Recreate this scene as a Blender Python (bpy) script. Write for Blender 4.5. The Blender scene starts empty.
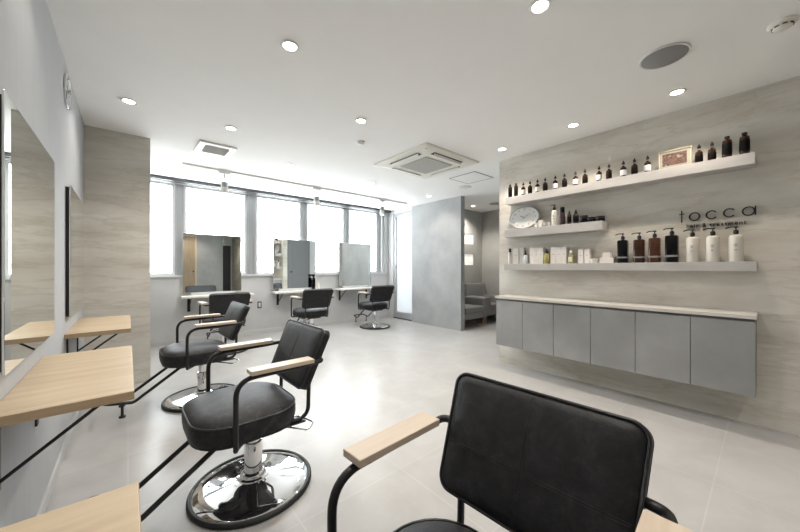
import bpy, bmesh, math, random
from mathutils import Vector, Matrix
PI = math.pi
random.seed(4)
C = bpy.context.scene.collection
S = bpy.context.scene

# ------------------------------------------------------------------ helpers
def obj(name, bm, mat, parent=None, smooth=True, ang=35):
    me = bpy.data.meshes.new(name)
    bmesh.ops.recalc_face_normals(bm, faces=bm.faces[:])
    bm.to_mesh(me); bm.free()
    if mat: me.materials.append(mat)
    if smooth:
        for p in me.polygons: p.use_smooth = True
        me.set_sharp_from_angle(angle=math.radians(ang))
    o = bpy.data.objects.new(name, me); C.objects.link(o)
    if parent: o.parent = parent
    return o

def tag(o, label, cat, group=None):
    o['label'] = label; o['category'] = cat
    if group: o['group'] = group
    return o

def thing(name, label, cat, loc=(0, 0, 0), rotz=0, group=None):
    o = bpy.data.objects.new(name, None); C.objects.link(o)
    o.empty_display_size = 0.05
    o.location = loc; o.rotation_euler = (0, 0, rotz)
    return tag(o, label, cat, group)

def struct(name, bm, mat, parent=None, **k):
    o = obj(name, bm, mat, parent, **k)
    if not parent: o['kind'] = 'structure'
    return o

def dup(root, loc, rotz, label, group=None):
    r = root.copy(); C.objects.link(r); r.location = loc; r.rotation_euler = (0, 0, rotz)
    r['label'] = label
    if group: r['group'] = group
    for ch in list(root.children):
        c = ch.copy(); C.objects.link(c); c.parent = r
        for g in ch.children:
            d = g.copy(); C.objects.link(d); d.parent = c
    return r

def box(bm, x0, x1, y0, y1, z0, z1, bev=0.0, seg=2):
    r = bmesh.ops.create_cube(bm, size=1)
    vs = r['verts']
    for v in vs:
        v.co = Vector((x0 + (v.co.x + .5) * (x1 - x0), y0 + (v.co.y + .5) * (y1 - y0), z0 + (v.co.z + .5) * (z1 - z0)))
    if bev > 0:
        es = list({e for v in vs for e in v.link_edges})
        bmesh.ops.bevel(bm, geom=es, offset=bev, segments=seg, affect='EDGES', profile=.5)
    return bm

def B(*a, **k): return box(bmesh.new(), *a, **k)

def lathe(bm, prof, seg=32, c=(0, 0, 0), M=None):
    """profile [(r,z)], closed at ends when r==0"""
    rings = []
    for r, z in prof:
        if r < 1e-6:
            rings.append([bm.verts.new((0, 0, z))])
        else:
            rings.append([bm.verts.new((r * math.cos(2 * PI * i / seg), r * math.sin(2 * PI * i / seg), z)) for i in range(seg)])
    for a, b in zip(rings, rings[1:]):
        if len(a) == 1 and len(b) == 1: continue
        for i in range(seg):
            j = (i + 1) % seg
            if len(a) == 1: bm.faces.new((a[0], b[i], b[j]))
            elif len(b) == 1: bm.faces.new((a[i], a[j], b[0]))
            else: bm.faces.new((a[i], a[j], b[j], b[i]))
    vs = [v for r in rings for v in r]
    if M is not None:
        for v in vs: v.co = M @ v.co
    for v in vs: v.co += Vector(c)
    return bm

def L(prof, **k): return lathe(bmesh.new(), prof, **k)

def fillet(pts, r, n=6):
    pts = [Vector(p) for p in pts]
    out = [pts[0]]
    for a, b, c in zip(pts, pts[1:], pts[2:]):
        u = (a - b); w = (c - b)
        lu, lw = u.length, w.length
        u.normalize(); w.normalize()
        ang = u.angle(w)
        if ang > PI - .02: out.append(b); continue
        d = min(r / math.tan(ang / 2), lu * .48, lw * .48)
        p0, p1 = b + u * d, b + w * d
        for i in range(n + 1):
            t = i / n
            out.append((1 - t) ** 2 * p0 + 2 * t * (1 - t) * b + t * t * p1)
    out.append(pts[-1])
    return out

def tube(bm, pts, r, seg=12, closed=False, flat=1.0):
    pts = [Vector(p) for p in pts]
    n = len(pts)
    rings = []
    prev = None
    for i, p in enumerate(pts):
        if closed:
            t = (pts[(i + 1) % n] - pts[i - 1]).normalized()
        else:
            t = (pts[min(i + 1, n - 1)] - pts[max(i - 1, 0)]).normalized()
        if prev is None:
            a = Vector((0, 0, 1)) if abs(t.z) < .9 else Vector((1, 0, 0))
            u = t.cross(a).normalized()
        else:
            u = (prev - t * prev.dot(t)).normalized()
        prev = u
        w = t.cross(u)
        rings.append([bm.verts.new(p + u * r * math.cos(2 * PI * k / seg) + w * r * flat * math.sin(2 * PI * k / seg)) for k in range(seg)])
    m = n if closed else n - 1
    for i in range(m):
        a, b = rings[i], rings[(i + 1) % n]
        for k in range(seg):
            j = (k + 1) % seg
            bm.faces.new((a[k], a[j], b[j], b[k]))
    if not closed:
        bm.faces.new(rings[0][::-1]); bm.faces.new(rings[-1])
    return bm

def T(pts, r, **k): return tube(bmesh.new(), pts, r, **k)

def rrect(hx, hy, r, n=7):
    out = []
    r = min(r, hx, hy)
    for cx, cy, a0 in ((hx - r, hy - r, 0), (-hx + r, hy - r, 90), (-hx + r, -hy + r, 180), (hx - r, -hy + r, 270)):
        for i in range(n):
            a = math.radians(a0 + 90 * i / (n - 1))
            out.append((cx + r * math.cos(a), cy + r * math.sin(a)))
    return out

def loft(bm, layers, M=None, cap=True):
    """layers = [(outline2d, z)]"""
    rings = []
    for o2, z in layers:
        rings.append([bm.verts.new((M @ Vector((x, y, z))) if M is not None else (x, y, z)) for x, y in o2])
    for a, b in zip(rings, rings[1:]):
        n = len(a)
        for i in range(n):
            j = (i + 1) % n
            bm.faces.new((a[i], a[j], b[j], b[i]))
    if cap:
        bm.faces.new(rings[0][::-1]); bm.faces.new(rings[-1])
    return bm

def textmesh(s, size, mat, name, parent=None, M=None, extr=.002, align='CENTER', spacing=1.0, bold=0.0):
    cu = bpy.data.curves.new(name + '_c', 'FONT'); cu.body = s; cu.size = size; cu.extrude = extr
    cu.align_x = align; cu.align_y = 'CENTER'; cu.space_character = spacing; cu.offset = bold
    to = bpy.data.objects.new(name + '_t', cu); C.objects.link(to)
    dg = bpy.context.evaluated_depsgraph_get(); dg.update()
    me = bpy.data.meshes.new_from_object(to.evaluated_get(dg))
    bpy.data.objects.remove(to); bpy.data.curves.remove(cu)
    if M is not None: me.transform(M)
    me.name = name; me.materials.clear(); me.materials.append(mat)
    o = bpy.data.objects.new(name, me); C.objects.link(o)
    if parent: o.parent = parent
    return o

# ------------------------------------------------------------------ materials
MATS = {}
def nmat(name, col=(.5, .5, .5), rough=.5, metal=0, spec=.5, coat=0, trans=0, ior=1.45, emis=None, estr=0):
    m = bpy.data.materials.new(name); m.use_nodes = True
    b = m.node_tree.nodes['Principled BSDF']
    b.inputs['Base Color'].default_value = (*col, 1)
    b.inputs['Roughness'].default_value = rough
    b.inputs['Metallic'].default_value = metal
    b.inputs['Specular IOR Level'].default_value = spec
    b.inputs['Coat Weight'].default_value = coat
    b.inputs['Transmission Weight'].default_value = trans
    b.inputs['IOR'].default_value = ior
    if emis:
        b.inputs['Emission Color'].default_value = (*emis, 1); b.inputs['Emission Strength'].default_value = estr
    MATS[name] = m
    return m

def N(m, t, **k):
    n = m.node_tree.nodes.new(t)
    for a, v in k.items():
        if a in n.inputs.keys(): n.inputs[a].default_value = v
        else: setattr(n, a, v)
    return n
def link(m, a, b): m.node_tree.links.new(a, b)
def bsdf(m): return m.node_tree.nodes['Principled BSDF']

def noise_col(m, cols, scale=(1, 1, 1), nscale=4, detail=6, rough=.6, pos=(.3, .7), bump=0, bdist=.002, dist=0):
    tc = N(m, 'ShaderNodeTexCoord'); mp = N(m, 'ShaderNodeMapping'); mp.inputs['Scale'].default_value = scale
    no = N(m, 'ShaderNodeTexNoise'); no.inputs['Scale'].default_value = nscale; no.inputs['Detail'].default_value = detail; no.inputs['Roughness'].default_value = rough
    no.inputs['Distortion'].default_value = dist
    cr = N(m, 'ShaderNodeValToRGB')
    cr.color_ramp.elements[0].position = pos[0]; cr.color_ramp.elements[0].color = (*cols[0], 1)
    cr.color_ramp.elements[1].position = pos[1]; cr.color_ramp.elements[1].color = (*cols[-1], 1)
    for i, c in enumerate(cols[1:-1]):
        e = cr.color_ramp.elements.new(pos[0] + (pos[1] - pos[0]) * (i + 1) / (len(cols) - 1)); e.color = (*c, 1)
    link(m, tc.outputs['Object'], mp.inputs['Vector']); link(m, mp.outputs['Vector'], no.inputs['Vector'])
    link(m, no.outputs['Fac'], cr.inputs['Fac']); link(m, cr.outputs['Color'], bsdf(m).inputs['Base Color'])
    if bump:
        bp = N(m, 'ShaderNodeBump'); bp.inputs['Strength'].default_value = bump; bp.inputs['Distance'].default_value = bdist
        link(m, no.outputs['Fac'], bp.inputs['Height']); link(m, bp.outputs['Normal'], bsdf(m).inputs['Normal'])
    return tc, mp, no, cr

m_ceil = nmat('ceiling_paint', (.74, .735, .72), .9, spec=.2)
noise_col(m_ceil, [(.86, .86, .85), (.88, .88, .87)], nscale=3)
m_left = nmat('brushed_plaster', (.5, .5, .5), .85, spec=.2)
noise_col(m_left, [(.425, .43, .44), (.455, .46, .465)], scale=(14, 14, 1.4), nscale=2.2, detail=8, pos=(.3, .72), bump=.1)
m_wwall = nmat('grey_plaster', (.5, .5, .5), .85, spec=.2)
noise_col(m_wwall, [(.50, .505, .51), (.58, .58, .58)], nscale=2.6, detail=7, bump=.1)
def travertine(name, a, b, c):
    m = nmat(name, b, .7, spec=.25)
    tc, mp, no, cr = noise_col(m, [a, b, c], scale=(.9, .9, 3.6), nscale=1.3, detail=9, rough=.62, pos=(.34, .66), bump=.04, dist=.1)
    # thin darker drifting veins
    mp2 = N(m, 'ShaderNodeMapping'); mp2.inputs['Scale'].default_value = (.7, .7, 4.2); mp2.inputs['Location'].default_value = (3, 1, 5)
    n2 = N(m, 'ShaderNodeTexNoise'); n2.inputs['Scale'].default_value = 1.3; n2.inputs['Detail'].default_value = 9; n2.inputs['Roughness'].default_value = .62; n2.inputs['Distortion'].default_value = .25
    r2 = N(m, 'ShaderNodeValToRGB')
    e = r2.color_ramp.elements; e[0].position = .47; e[0].color = (1, 1, 1, 1); e[1].position = .53; e[1].color = (1, 1, 1, 1)
    x = r2.color_ramp.elements.new(.5); x.color = (.88, .865, .835, 1)
    mx = N(m, 'ShaderNodeMix', data_type='RGBA', blend_type='MULTIPLY'); mx.inputs[0].default_value = 1
    link(m, tc.outputs['Object'], mp2.inputs['Vector']); link(m, mp2.outputs['Vector'], n2.inputs['Vector']); link(m, n2.outputs['Fac'], r2.inputs['Fac'])
    link(m, cr.outputs['Color'], mx.inputs[6]); link(m, r2.outputs['Color'], mx.inputs[7]); link(m, mx.outputs[2], bsdf(m).inputs['Base Color'])
    return m
m_trav = travertine('travertine', (.52, .49, .435), (.60, .575, .52), (.68, .66, .61))
m_cem = nmat('cement_render', (.4, .4, .4), .8, spec=.25)
noise_col(m_cem, [(.27, .277, .28), (.33, .336, .338), (.39, .393, .393)], nscale=1.6, detail=8, rough=.6, pos=(.28, .72), bump=.12)
m_cab = nmat('cement_laminate', (.36, .37, .37), .55, spec=.3)
noise_col(m_cab, [(.235, .237, .235), (.28, .282, .28), (.345, .347, .343)], nscale=2.3, detail=7, rough=.5, pos=(.3, .7))
m_dark = nmat('shadow_gap_grey', (.28, .28, .28), .7)
m_top = nmat('counter_stone', (.55, .52, .48), .4)
noise_col(m_top, [(.52, .49, .45), (.62, .6, .56)], nscale=6)
m_shelf = nmat('shelf_laminate', (.5, .49, .47), .6)
noise_col(m_shelf, [(.42, .41, .395), (.50, .49, .475)], scale=(1, 1, 5), nscale=3)
m_wood = nmat('pale_ash_wood', (.7, .55, .38), .45)
def wood(m, cols, axis='y'):
    sc = (9, .9, 9) if axis == 'y' else (.9, 9, 9)
    tc, mp, no, cr = noise_col(m, cols, scale=sc, nscale=2.2, detail=8, rough=.62, pos=(.3, .72), bump=.05, dist=.6)
wood(m_wood, [(.41, .315, .20), (.49, .385, .26), (.55, .445, .315)], 'x')
m_woodx = nmat('pale_armrest_wood', (.7, .58, .42), .45)
wood(m_woodx, [(.48, .395, .30), (.54, .45, .355), (.59, .51, .41)], 'x')
m_edge = nmat('ply_edge', (.4, .29, .18), .5)
noise_col(m_edge, [(.36, .26, .165), (.44, .33, .21)], scale=(2, 2, 30), nscale=3)
m_deskw = nmat('white_desk_edge', (.72, .69, .64), .5)
m_leather = nmat('black_leather', (.02, .02, .022), .5, spec=.38)
tc, mp, no, cr = noise_col(m_leather, [(.007, .007, .008), (.015, .015, .017), (.034, .034, .038)], nscale=17, detail=10, rough=.78, pos=(.34, .72), dist=.3)
n2 = N(m_leather, 'ShaderNodeTexVoronoi'); n2.inputs['Scale'].default_value = 260
link(m_leather, tc.outputs['Object'], n2.inputs['Vector'])
bp = N(m_leather, 'ShaderNodeBump'); bp.inputs['Strength'].default_value = .25; bp.inputs['Distance'].default_value = .0006
link(m_leather, n2.outputs['Distance'], bp.inputs['Height'])
bp2 = N(m_leather, 'ShaderNodeBump'); bp2.inputs['Strength'].default_value = .35; bp2.inputs['Distance'].default_value = .002
link(m_leather, no.outputs['Fac'], bp2.inputs['Height']); link(m_leather, bp.outputs['Normal'], bp2.inputs['Normal'])
link(m_leather, bp2.outputs['Normal'], bsdf(m_leather).inputs['Normal'])
m_worn = nmat('worn_black_leather', (.02, .02, .022), .5, spec=.3)
noise_col(m_worn, [(.010, .010, .011), (.020, .020, .022), (.060, .060, .064)], nscale=20, detail=12, rough=.8, pos=(.36, .72), dist=.4, bump=.5, bdist=.002)
m_piping = nmat('piping', (.02, .02, .022), .35)
m_black = nmat('black_metal', (.012, .012, .013), .38, spec=.5)
m_rubber = nmat('black_rubber', (.012, .012, .012), .55)
m_chrome = nmat('chrome', (.85, .85, .86), .04, metal=1)
m_mirror = nmat('mirror_glass', (.86, .89, .87), .005, metal=1)
m_white = nmat('white_plastic', (.74, .735, .71), .4)
m_cream = nmat('cream_plastic', (.74, .72, .66), .5)
m_whitealu = nmat('white_aluminium', (.62, .63, .64), .4)
m_alu = nmat('grey_aluminium', (.40, .41, .42), .35, metal=.3)
m_dalu = nmat('dark_aluminium', (.09, .093, .096), .4, metal=.3)
m_grille = nmat('grey_grille', (.28, .28, .27), .7)
tcg = N(m_grille, 'ShaderNodeTexCoord'); ch = N(m_grille, 'ShaderNodeTexChecker'); ch.inputs['Scale'].default_value = 90
ch.inputs['Color1'].default_value = (.46, .46, .43, 1); ch.inputs['Color2'].default_value = (.34, .34, .32, 1)
link(m_grille, tcg.outputs['Object'], ch.inputs['Vector']); link(m_grille, ch.outputs['Color'], bsdf(m_grille).inputs['Base Color'])
m_speaker = nmat('speaker_mesh', (.26, .26, .26), .7)
m_slot = nmat('dark_slot', (.03, .03, .03), .6)
m_lamp = nmat('lamp_lens', (1, 1, 1), .4, emis=(1, .93, .82), estr=14)
m_sofa = nmat('grey_fabric', (.16, .155, .15), .95, spec=.1)
noise_col(m_sofa, [(.20, .196, .19), (.27, .265, .255)], nscale=120, detail=3, bump=.3)
m_oak = nmat('oak_leg', (.42, .27, .15), .5)
m_alc = nmat('alcove_render', (.3, .3, .28), .85, spec=.2)
noise_col(m_alc, [(.36, .355, .335), (.43, .425, .40)], nscale=2.2, detail=7)
m_amber = nmat('amber_glass', (.032, .012, .005), .12)
m_amber2 = nmat('amber_shampoo', (.060, .022, .009), .14)
m_blackgl = nmat('black_gloss', (.004, .004, .005), .18, spec=.22)
m_cap = nmat('black_cap', (.01, .01, .01), .35)
m_lab = nmat('white_label', (.72, .72, .74), .6)
m_dlab = nmat('black_label', (.004, .004, .004), .6, spec=.1)
m_box = nmat('white_carton', (.74, .70, .66), .6)
m_wbot = nmat('ivory_bottle', (.70, .67, .61), .35)
m_print = nmat('grey_print', (.28, .27, .26), .6)
m_yel = nmat('yellow_oil', (.34, .31, .11), .15)
m_brown = nmat('dark_brown_plastic', (.035, .02, .018), .3)
m_frost = nmat('small_clear_jar', (.62, .66, .66), .15, coat=.4)
m_clockface = nmat('clock_face', (.68, .68, .66), .5)
m_grey_face = nmat('grey_clock_face', (.40, .41, .42), .4)
m_gold = nmat('pale_gold_frame', (.62, .57, .42), .3, metal=.4)
m_pic = nmat('sepia_picture', (.4, .3, .25), .5)
noise_col(m_pic, [(.26, .22, .17), (.07, .03, .02), (.15, .09, .07), (.04, .02, .03), (.28, .24, .19)], nscale=14, detail=4, pos=(.32, .68))
m_mat_board = nmat('picture_mount', (.34, .32, .26), .5)
m_gdoor = nmat('grey_door', (.17, .175, .18), .6)
m_wdoor = nmat('wood_door', (.42, .31, .2), .5)
noise_col(m_wdoor, [(.27, .20, .13), (.34, .26, .17)], scale=(9, 9, 1), nscale=3)
m_wframe = nmat('pale_door_frame', (.50, .40, .28), .5)
m_ddoor = nmat('black_door', (.03, .03, .032), .5)
m_exit = nmat('exit_lamp', (.3, .9, .5), .5, emis=(.25, 1, .5), estr=.8)
m_glowblock = nmat('lit_glass_block', (.8, .8, .75), .4, emis=(1, .98, .88), estr=.36)
m_tick = nmat('clock_print', (.10, .10, .10), .6)

# window glass: mostly clear with a faint reflection
m_glass = bpy.data.materials.new('window_glass'); m_glass.use_nodes = True
nt = m_glass.node_tree; nt.nodes.clear()
out = nt.nodes.new('ShaderNodeOutputMaterial'); mix = nt.nodes.new('ShaderNodeMixShader'); tr = nt.nodes.new('ShaderNodeBsdfTransparent'); gl = nt.nodes.new('ShaderNodeBsdfGlossy')
gl.inputs['Roughness'].default_value = .02; mix.inputs[0].default_value = .06; tr.inputs['Color'].default_value = (.97, .98, .98, 1)
nt.links.new(tr.outputs[0], mix.inputs[1]); nt.links.new(gl.outputs[0], mix.inputs[2]); nt.links.new(mix.outputs[0], out.inputs[0])
# frosted pane of the outer door
m_frosted = bpy.data.materials.new('frosted_glass'); m_frosted.use_nodes = True
nt = m_frosted.node_tree; nt.nodes.clear()
out = nt.nodes.new('ShaderNodeOutputMaterial'); mix = nt.nodes.new('ShaderNodeMixShader'); tr = nt.nodes.new('ShaderNodeBsdfTranslucent'); df = nt.nodes.new('ShaderNodeBsdfDiffuse')
tr.inputs['Color'].default_value = (.40, .41, .415, 1); df.inputs['Color'].default_value = (.6, .62, .63, 1); mix.inputs[0].default_value = .3
nt.links.new(tr.outputs[0], mix.inputs[1]); nt.links.new(df.outputs[0], mix.inputs[2]); nt.links.new(mix.outputs[0], out.inputs[0])

# floor: large pale stone tiles
m_floor = nmat('stone_tile', (.6, .59, .56), .33, spec=.36)
tc = N(m_floor, 'ShaderNodeTexCoord'); mp = N(m_floor, 'ShaderNodeMapping'); mp.inputs['Location'].default_value = (0, -.19, 0)
bk = N(m_floor, 'ShaderNodeTexBrick'); bk.offset = 0; bk.squash = 1
bk.inputs['Scale'].default_value = 1; bk.inputs['Brick Width'].default_value = .6; bk.inputs['Row Height'].default_value = .6
bk.inputs['Mortar Size'].default_value = .004; bk.inputs['Mortar Smooth'].default_value = .2; bk.inputs['Bias'].default_value = 0
bk.inputs['Color1'].default_value = (.93, .93, .93, 1); bk.inputs['Color2'].default_value = (1.0, 1.0, 1.0, 1); bk.inputs['Mortar'].default_value = (1.06, 1.06, 1.05, 1)
no = N(m_floor, 'ShaderNodeTexNoise'); no.inputs['Scale'].default_value = 3.2; no.inputs['Detail'].default_value = 8; no.inputs['Roughness'].default_value = .62; no.inputs['Distortion'].default_value = .6
cr = N(m_floor, 'ShaderNodeValToRGB'); e = cr.color_ramp.elements
e[0].position = .3; e[0].color = (.395, .388, .378, 1); e[1].position = .7; e[1].color = (.475, .468, .458, 1)
mx = N(m_floor, 'ShaderNodeMix', data_type='RGBA', blend_type='MULTIPLY'); mx.inputs[0].default_value = 1
link(m_floor, tc.outputs['Object'], mp.inputs['Vector']); link(m_floor, mp.outputs['Vector'], bk.inputs['Vector'])
link(m_floor, tc.outputs['Object'], no.inputs['Vector']); link(m_floor, no.outputs['Fac'], cr.inputs['Fac'])
link(m_floor, cr.outputs['Color'], mx.inputs[6]); link(m_floor, bk.outputs['Color'], mx.inputs[7]); link(m_floor, mx.outputs[2], bsdf(m_floor).inputs['Base Color'])
mr = N(m_floor, 'ShaderNodeMapRange'); mr.inputs[3].default_value = .27; mr.inputs[4].default_value = .31
link(m_floor, no.outputs['Fac'], mr.inputs[0]); link(m_floor, mr.outputs[0], bsdf(m_floor).inputs['Roughness'])

# ------------------------------------------------------------------ room shell
H = 2.5; WX = -.31; WY = 5.9; RX = 3.53
XE = 6.44; BY = -1.3; CY = -4.0
struct('floor', B(WX - .12, XE + .12, CY - .12, WY + .16, -.1, 0), m_floor, smooth=False)
struct('ceiling', B(WX - .12, XE + .12, CY - .12, WY + .16, H, H + .1), m_ceil, smooth=False)
struct('wall_left', B(WX - .12, WX, BY - .12, WY + .16, 0, H), m_left, smooth=False)
struct('wall_pier', B(WX, .175, 4.15, WY, 0, H), m_trav, smooth=False)
struct('wall_right', B(RX, RX + .14, CY, 2.19, 0, H), m_trav, smooth=False)
struct('wall_passage', B(RX + .14, XE, 2.05, 2.19, 0, H), m_wwall, smooth=False)
struct('wall_alcove_side', B(XE, XE + .12, 2.03, 4.59, 0, H), m_alc, smooth=False)
bm = bmesh.new()
bx0, bx1 = 5.74, 5.98
zs = [(0, 1.235), (1.481, 1.714), (1.945, H)]
box(bm, 4.77, 5.756, 4.47, 4.59, 0, H); box(bm, 6.118, XE, 4.47, 4.59, 0, H)
for a, b in zs: box(bm, 5.756, 6.118, 4.47, 4.59, a, b)
struct('wall_alcove_back', bm, m_alc, smooth=False)
for i, (a, b) in enumerate(((1.235, 1.481), (1.714, 1.945))):
    w = struct('window_%d' % (7 + i), B(5.757, 6.117, 4.49, 4.57, a + .001, b - .001, bev=.004), m_glowblock)
struct('wall_partition', B(4.66, 4.77, 3.69, 5.02, 0, H), m_cem, smooth=False)
struct('wall_rear', B(WX, 2.62, BY - .12, BY, 0, H), m_cem, smooth=False)
struct('wall_corridor_left', B(2.5, 2.62, CY, BY - .12, 0, H), m_trav, smooth=False)
struct('wall_corridor_end', B(2.5, RX + .14, CY - .12, CY, 0, H), m_wwall, smooth=False)

# window wall: parapet, header and piers are one wall
wins = [(.176, .544), (.658, 1.568), (1.717, 2.564), (2.667, 3.524), (3.623, 4.404), (4.49, 4.578)]
SZ, TZ = 1.055, 2.458
bm = bmesh.new()
box(bm, .175, 4.9, WY, WY + .15, 0, SZ); box(bm, .175, 4.9, WY, WY + .15, TZ, H)
struct('wall_window', bm, m_wwall, smooth=False)
piers = [(.544, .658), (1.568, 1.717), (2.564, 2.667), (3.524, 3.623), (4.404, 4.49)]
for i, (a, b) in enumerate(piers):
    bm = bmesh.new()
    box(bm, a, b, WY + .02, WY + .14, SZ, TZ)
    w = b - a
    box(bm, a + w * .18, a + w * .26, WY + .005, WY + .02, SZ, TZ); box(bm, a + w * .74, a + w * .82, WY + .005, WY + .02, SZ, TZ)
    struct('trim_%d' % (i + 1), bm, m_alu, smooth=False)
for i, (a, b) in enumerate(wins):
    fr = bmesh.new(); t = .035; y0, y1 = WY + .03, WY + .09
    box(fr, a, b, y0, y1, SZ, SZ + t); box(fr, a, b, y0, y1, TZ - t, TZ)
    box(fr, a, a + t, y0, y1, SZ + t, TZ - t); box(fr, b - t, b, y0, y1, SZ + t, TZ - t)
    o = struct('window_%d' % (i + 1), fr, m_whitealu, smooth=False)
    p = obj('window_pane', B(a + t, b - t, WY + .055, WY + .061, SZ + t, TZ - t), m_glass, o, smooth=False)
bm = bmesh.new(); box(bm, .176, 4.64, WY - .03, WY, SZ - .03, SZ)
struct('trim_6', bm, m_whitealu, smooth=False)      # sill board
# corner posts beside the glass door
bm = bmesh.new(); box(bm, 4.58, 4.70, WY + .0, WY + .14, SZ, H); box(bm, 4.62, 4.66, WY - .012, WY, SZ, H - .08)
struct('trim_7', bm, m_whitealu, smooth=False)
# glass door in the side wall plane
bm = bmesh.new()
box(bm, 4.70, 4.80, 5.70, WY, 0, H); box(bm, 4.70, 4.80, 5.021, 5.70, 2.42, H)
struct('wall_door_side', bm, m_wwall, smooth=False)
bm = bmesh.new()
box(bm, 4.715, 4.765, 5.61, 5.695, .03, 2.415); box(bm, 4.715, 4.765, 5.025, 5.05, .03, 2.415)
box(bm, 4.715, 4.765, 5.05, 5.61, .03, .16); box(bm, 4.715, 4.765, 5.05, 5.61, 2.335, 2.415)
d1 = struct('door_1', bm, m_alu, smooth=False)
obj('door_pane', B(4.735, 4.743, 5.05, 5.61, .16, 2.335), m_frosted, d1, smooth=False)
hb = T(fillet([(4.715, 5.65, 1.12), (4.675, 5.65, 1.12), (4.675, 5.65, 1.21), (4.715, 5.65, 1.21)], .01), .008)
obj('door_handle', hb, m_alu, d1)
struct('trim_8', B(4.70, 4.80, 5.021, 5.70, 0, .028), m_dalu, smooth=False)   # threshold
# grey door seen in the mirrors, in the passage wall
def panel_door(name, loc, w, h, mat, trimmat, axis, knobside=1, frame=.05):
    """door leaf in plane; axis 'y+' faces +Y, 'y-'..."""
    x0, y0 = loc; s = 1
    bm = bmesh.new()
    box(bm, x0, x0 + w, y0, y0 + .02, .005, h)
    o = struct(name, bm, mat, smooth=False)
    p = bmesh.new()
    for a, b in ((.12, h * .42), (h * .42 + .1, h - .12)):
        box(p, x0 + .09, x0 + w - .09, y0 + .02, y0 + .028, a, b, bev=.005)
    obj('door_panel', p, mat, o, smooth=False)
    f = bmesh.new()
    box(f, x0 - frame, x0, y0, y0 + .035, 0, h + frame); box(f, x0 + w, x0 + w + frame, y0, y0 + .035, 0, h + frame); box(f, x0, x0 + w, y0, y0 + .035, h, h + frame)
    obj('door_frame', f, trimmat, o, smooth=False)
    kx = x0 + w - .05 if knobside > 0 else x0 + .05
    k = L([(0, 0), (.022, 0), (.022, .008), (.008, .012), (.008, .03), (.02, .036), (.024, .048), (.018, .06), (0, .064)], seg=16,
          M=Matrix.Rotation(-PI / 2, 4, 'X'), c=(kx, y0 + .02, 1.05))
    obj('door_knob', k, m_cap, o)
    return o
panel_door('door_2', (3.70, 2.191), .60, 2.15, m_gdoor, m_gdoor, 'y+', -1)
panel_door('door_3', (.98, BY + .001), .78, 2.25, m_wdoor, m_wframe, 'y+', 1)
panel_door('door_4', (2.70, CY + .001), .72, 2.1, m_ddoor, m_ddoor, 'y+', 1)
# baseboards
def base(name, *a): struct(name, B(*a), m_bb, smooth=False)
m_bb = nmat('baseboard_grey', (.50, .50, .495), .5)
base('baseboard_left', WX, WX + .012, BY, 4.15, 0, .06)
base('baseboard_window', .187, 4.70, WY - .012, WY, 0, .06)
base('baseboard_partition', 4.648, 4.66, 3.70, 5.02, 0, .001)
bpy.data.objects.remove(bpy.data.objects['baseboard_partition'])

# ------------------------------------------------------------------ curtain rail, ceiling fittings
rail = thing('curtain_rail', 'long dark grey double curtain rail along the ceiling above the windows', 'curtain rail', (0, 0, 0))
bm = bmesh.new(); box(bm, .18, 4.64, 5.70, 5.74, 2.452, 2.4995, bev=.002)
box(bm, .18, 4.64, 5.80, 5.84, 2.452, 2.4995, bev=.002); box(bm, .18, 4.64, 5.74, 5.80, 2.485, 2.4995)
obj('rail_channel', bm, m_dalu, rail, smooth=False)
bm = bmesh.new()
for i in range(70):
    x = .25 + i * .062
    box(bm, x, x + .012, 5.705, 5.735, 2.441, 2.452)
obj('gliders', bm, m_dalu, rail, smooth=False)['kind'] = 'stuff'

track = thing('lighting_track', 'thin white lighting track on the ceiling in front of the windows', 'lighting track', (0, 0, 0))
obj('track_channel', B(.52, 4.35, 4.825, 4.855, 2.478, 2.4995, bev=.002), m_ceil, track, smooth=False)
obj('track_slot', B(.55, 4.33, 4.836, 4.844, 2.4765, 2.479), m_slot, track, smooth=False)
def track_spot():
    t = thing('track_spotlight', 'x', 'track light', (0, 0, 0), 0, 'white spotlights on the ceiling track')
    obj('adapter', B(-.07, .07, -.018, .018, 2.448, 2.477, bev=.004), m_white, t)
    bm = T([(0, 0, 2.448), (0, 0, 2.405)], .008)
    tube(bm, fillet([(-.034, 0, 2.33), (-.034, 0, 2.405), (.034, 0, 2.405), (.034, 0, 2.33)], .008), .004, seg=8)
    obj('bracket', bm, m_white, t)
    pr = [(0, 2.365), (.018, 2.365)]
    for k in range(5):
        z = 2.36 - k * .010
        pr += [(.029, z), (.029, z - .005), (.024, z - .006), (.024, z - .0095)]
    pr += [(.029, 2.31), (.030, 2.31)]
    obj('heat_sink', L([(0, 2.372)] + pr[1:] + [(0, 2.31)], seg=24), m_alu, t)
    obj('lamp_body', L([(0, 2.3095), (.031, 2.3095), (.033, 2.255), (.033, 2.247), (.027, 2.247), (.025, 2.262), (0, 2.262)], seg=24), m_white, t)
    obj('lens', L([(0, 2.2615), (.024, 2.2615), (.022, 2.256), (0, 2.254)], seg=24), m_lamp, t)
    return t
ts = track_spot()
for c_ in ts.children:
    if c_.name.startswith('adapter'): continue
    for v_ in c_.data.vertices:
        v_.co.x *= 1.4; v_.co.y *= 1.4; v_.co.z = 2.448 + (v_.co.z - 2.448) * 1.3
ts.location = (1.00, 4.84, 0); ts['label'] = 'leftmost white spotlight hanging from the ceiling track by the windows'
dup(ts, (2.355, 4.84, 0), 0, 'middle white spotlight hanging from the ceiling track by the windows')
dup(ts, (3.71, 4.84, 0), 0, 'rightmost white spotlight on the ceiling track, close to the glass door')

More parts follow.
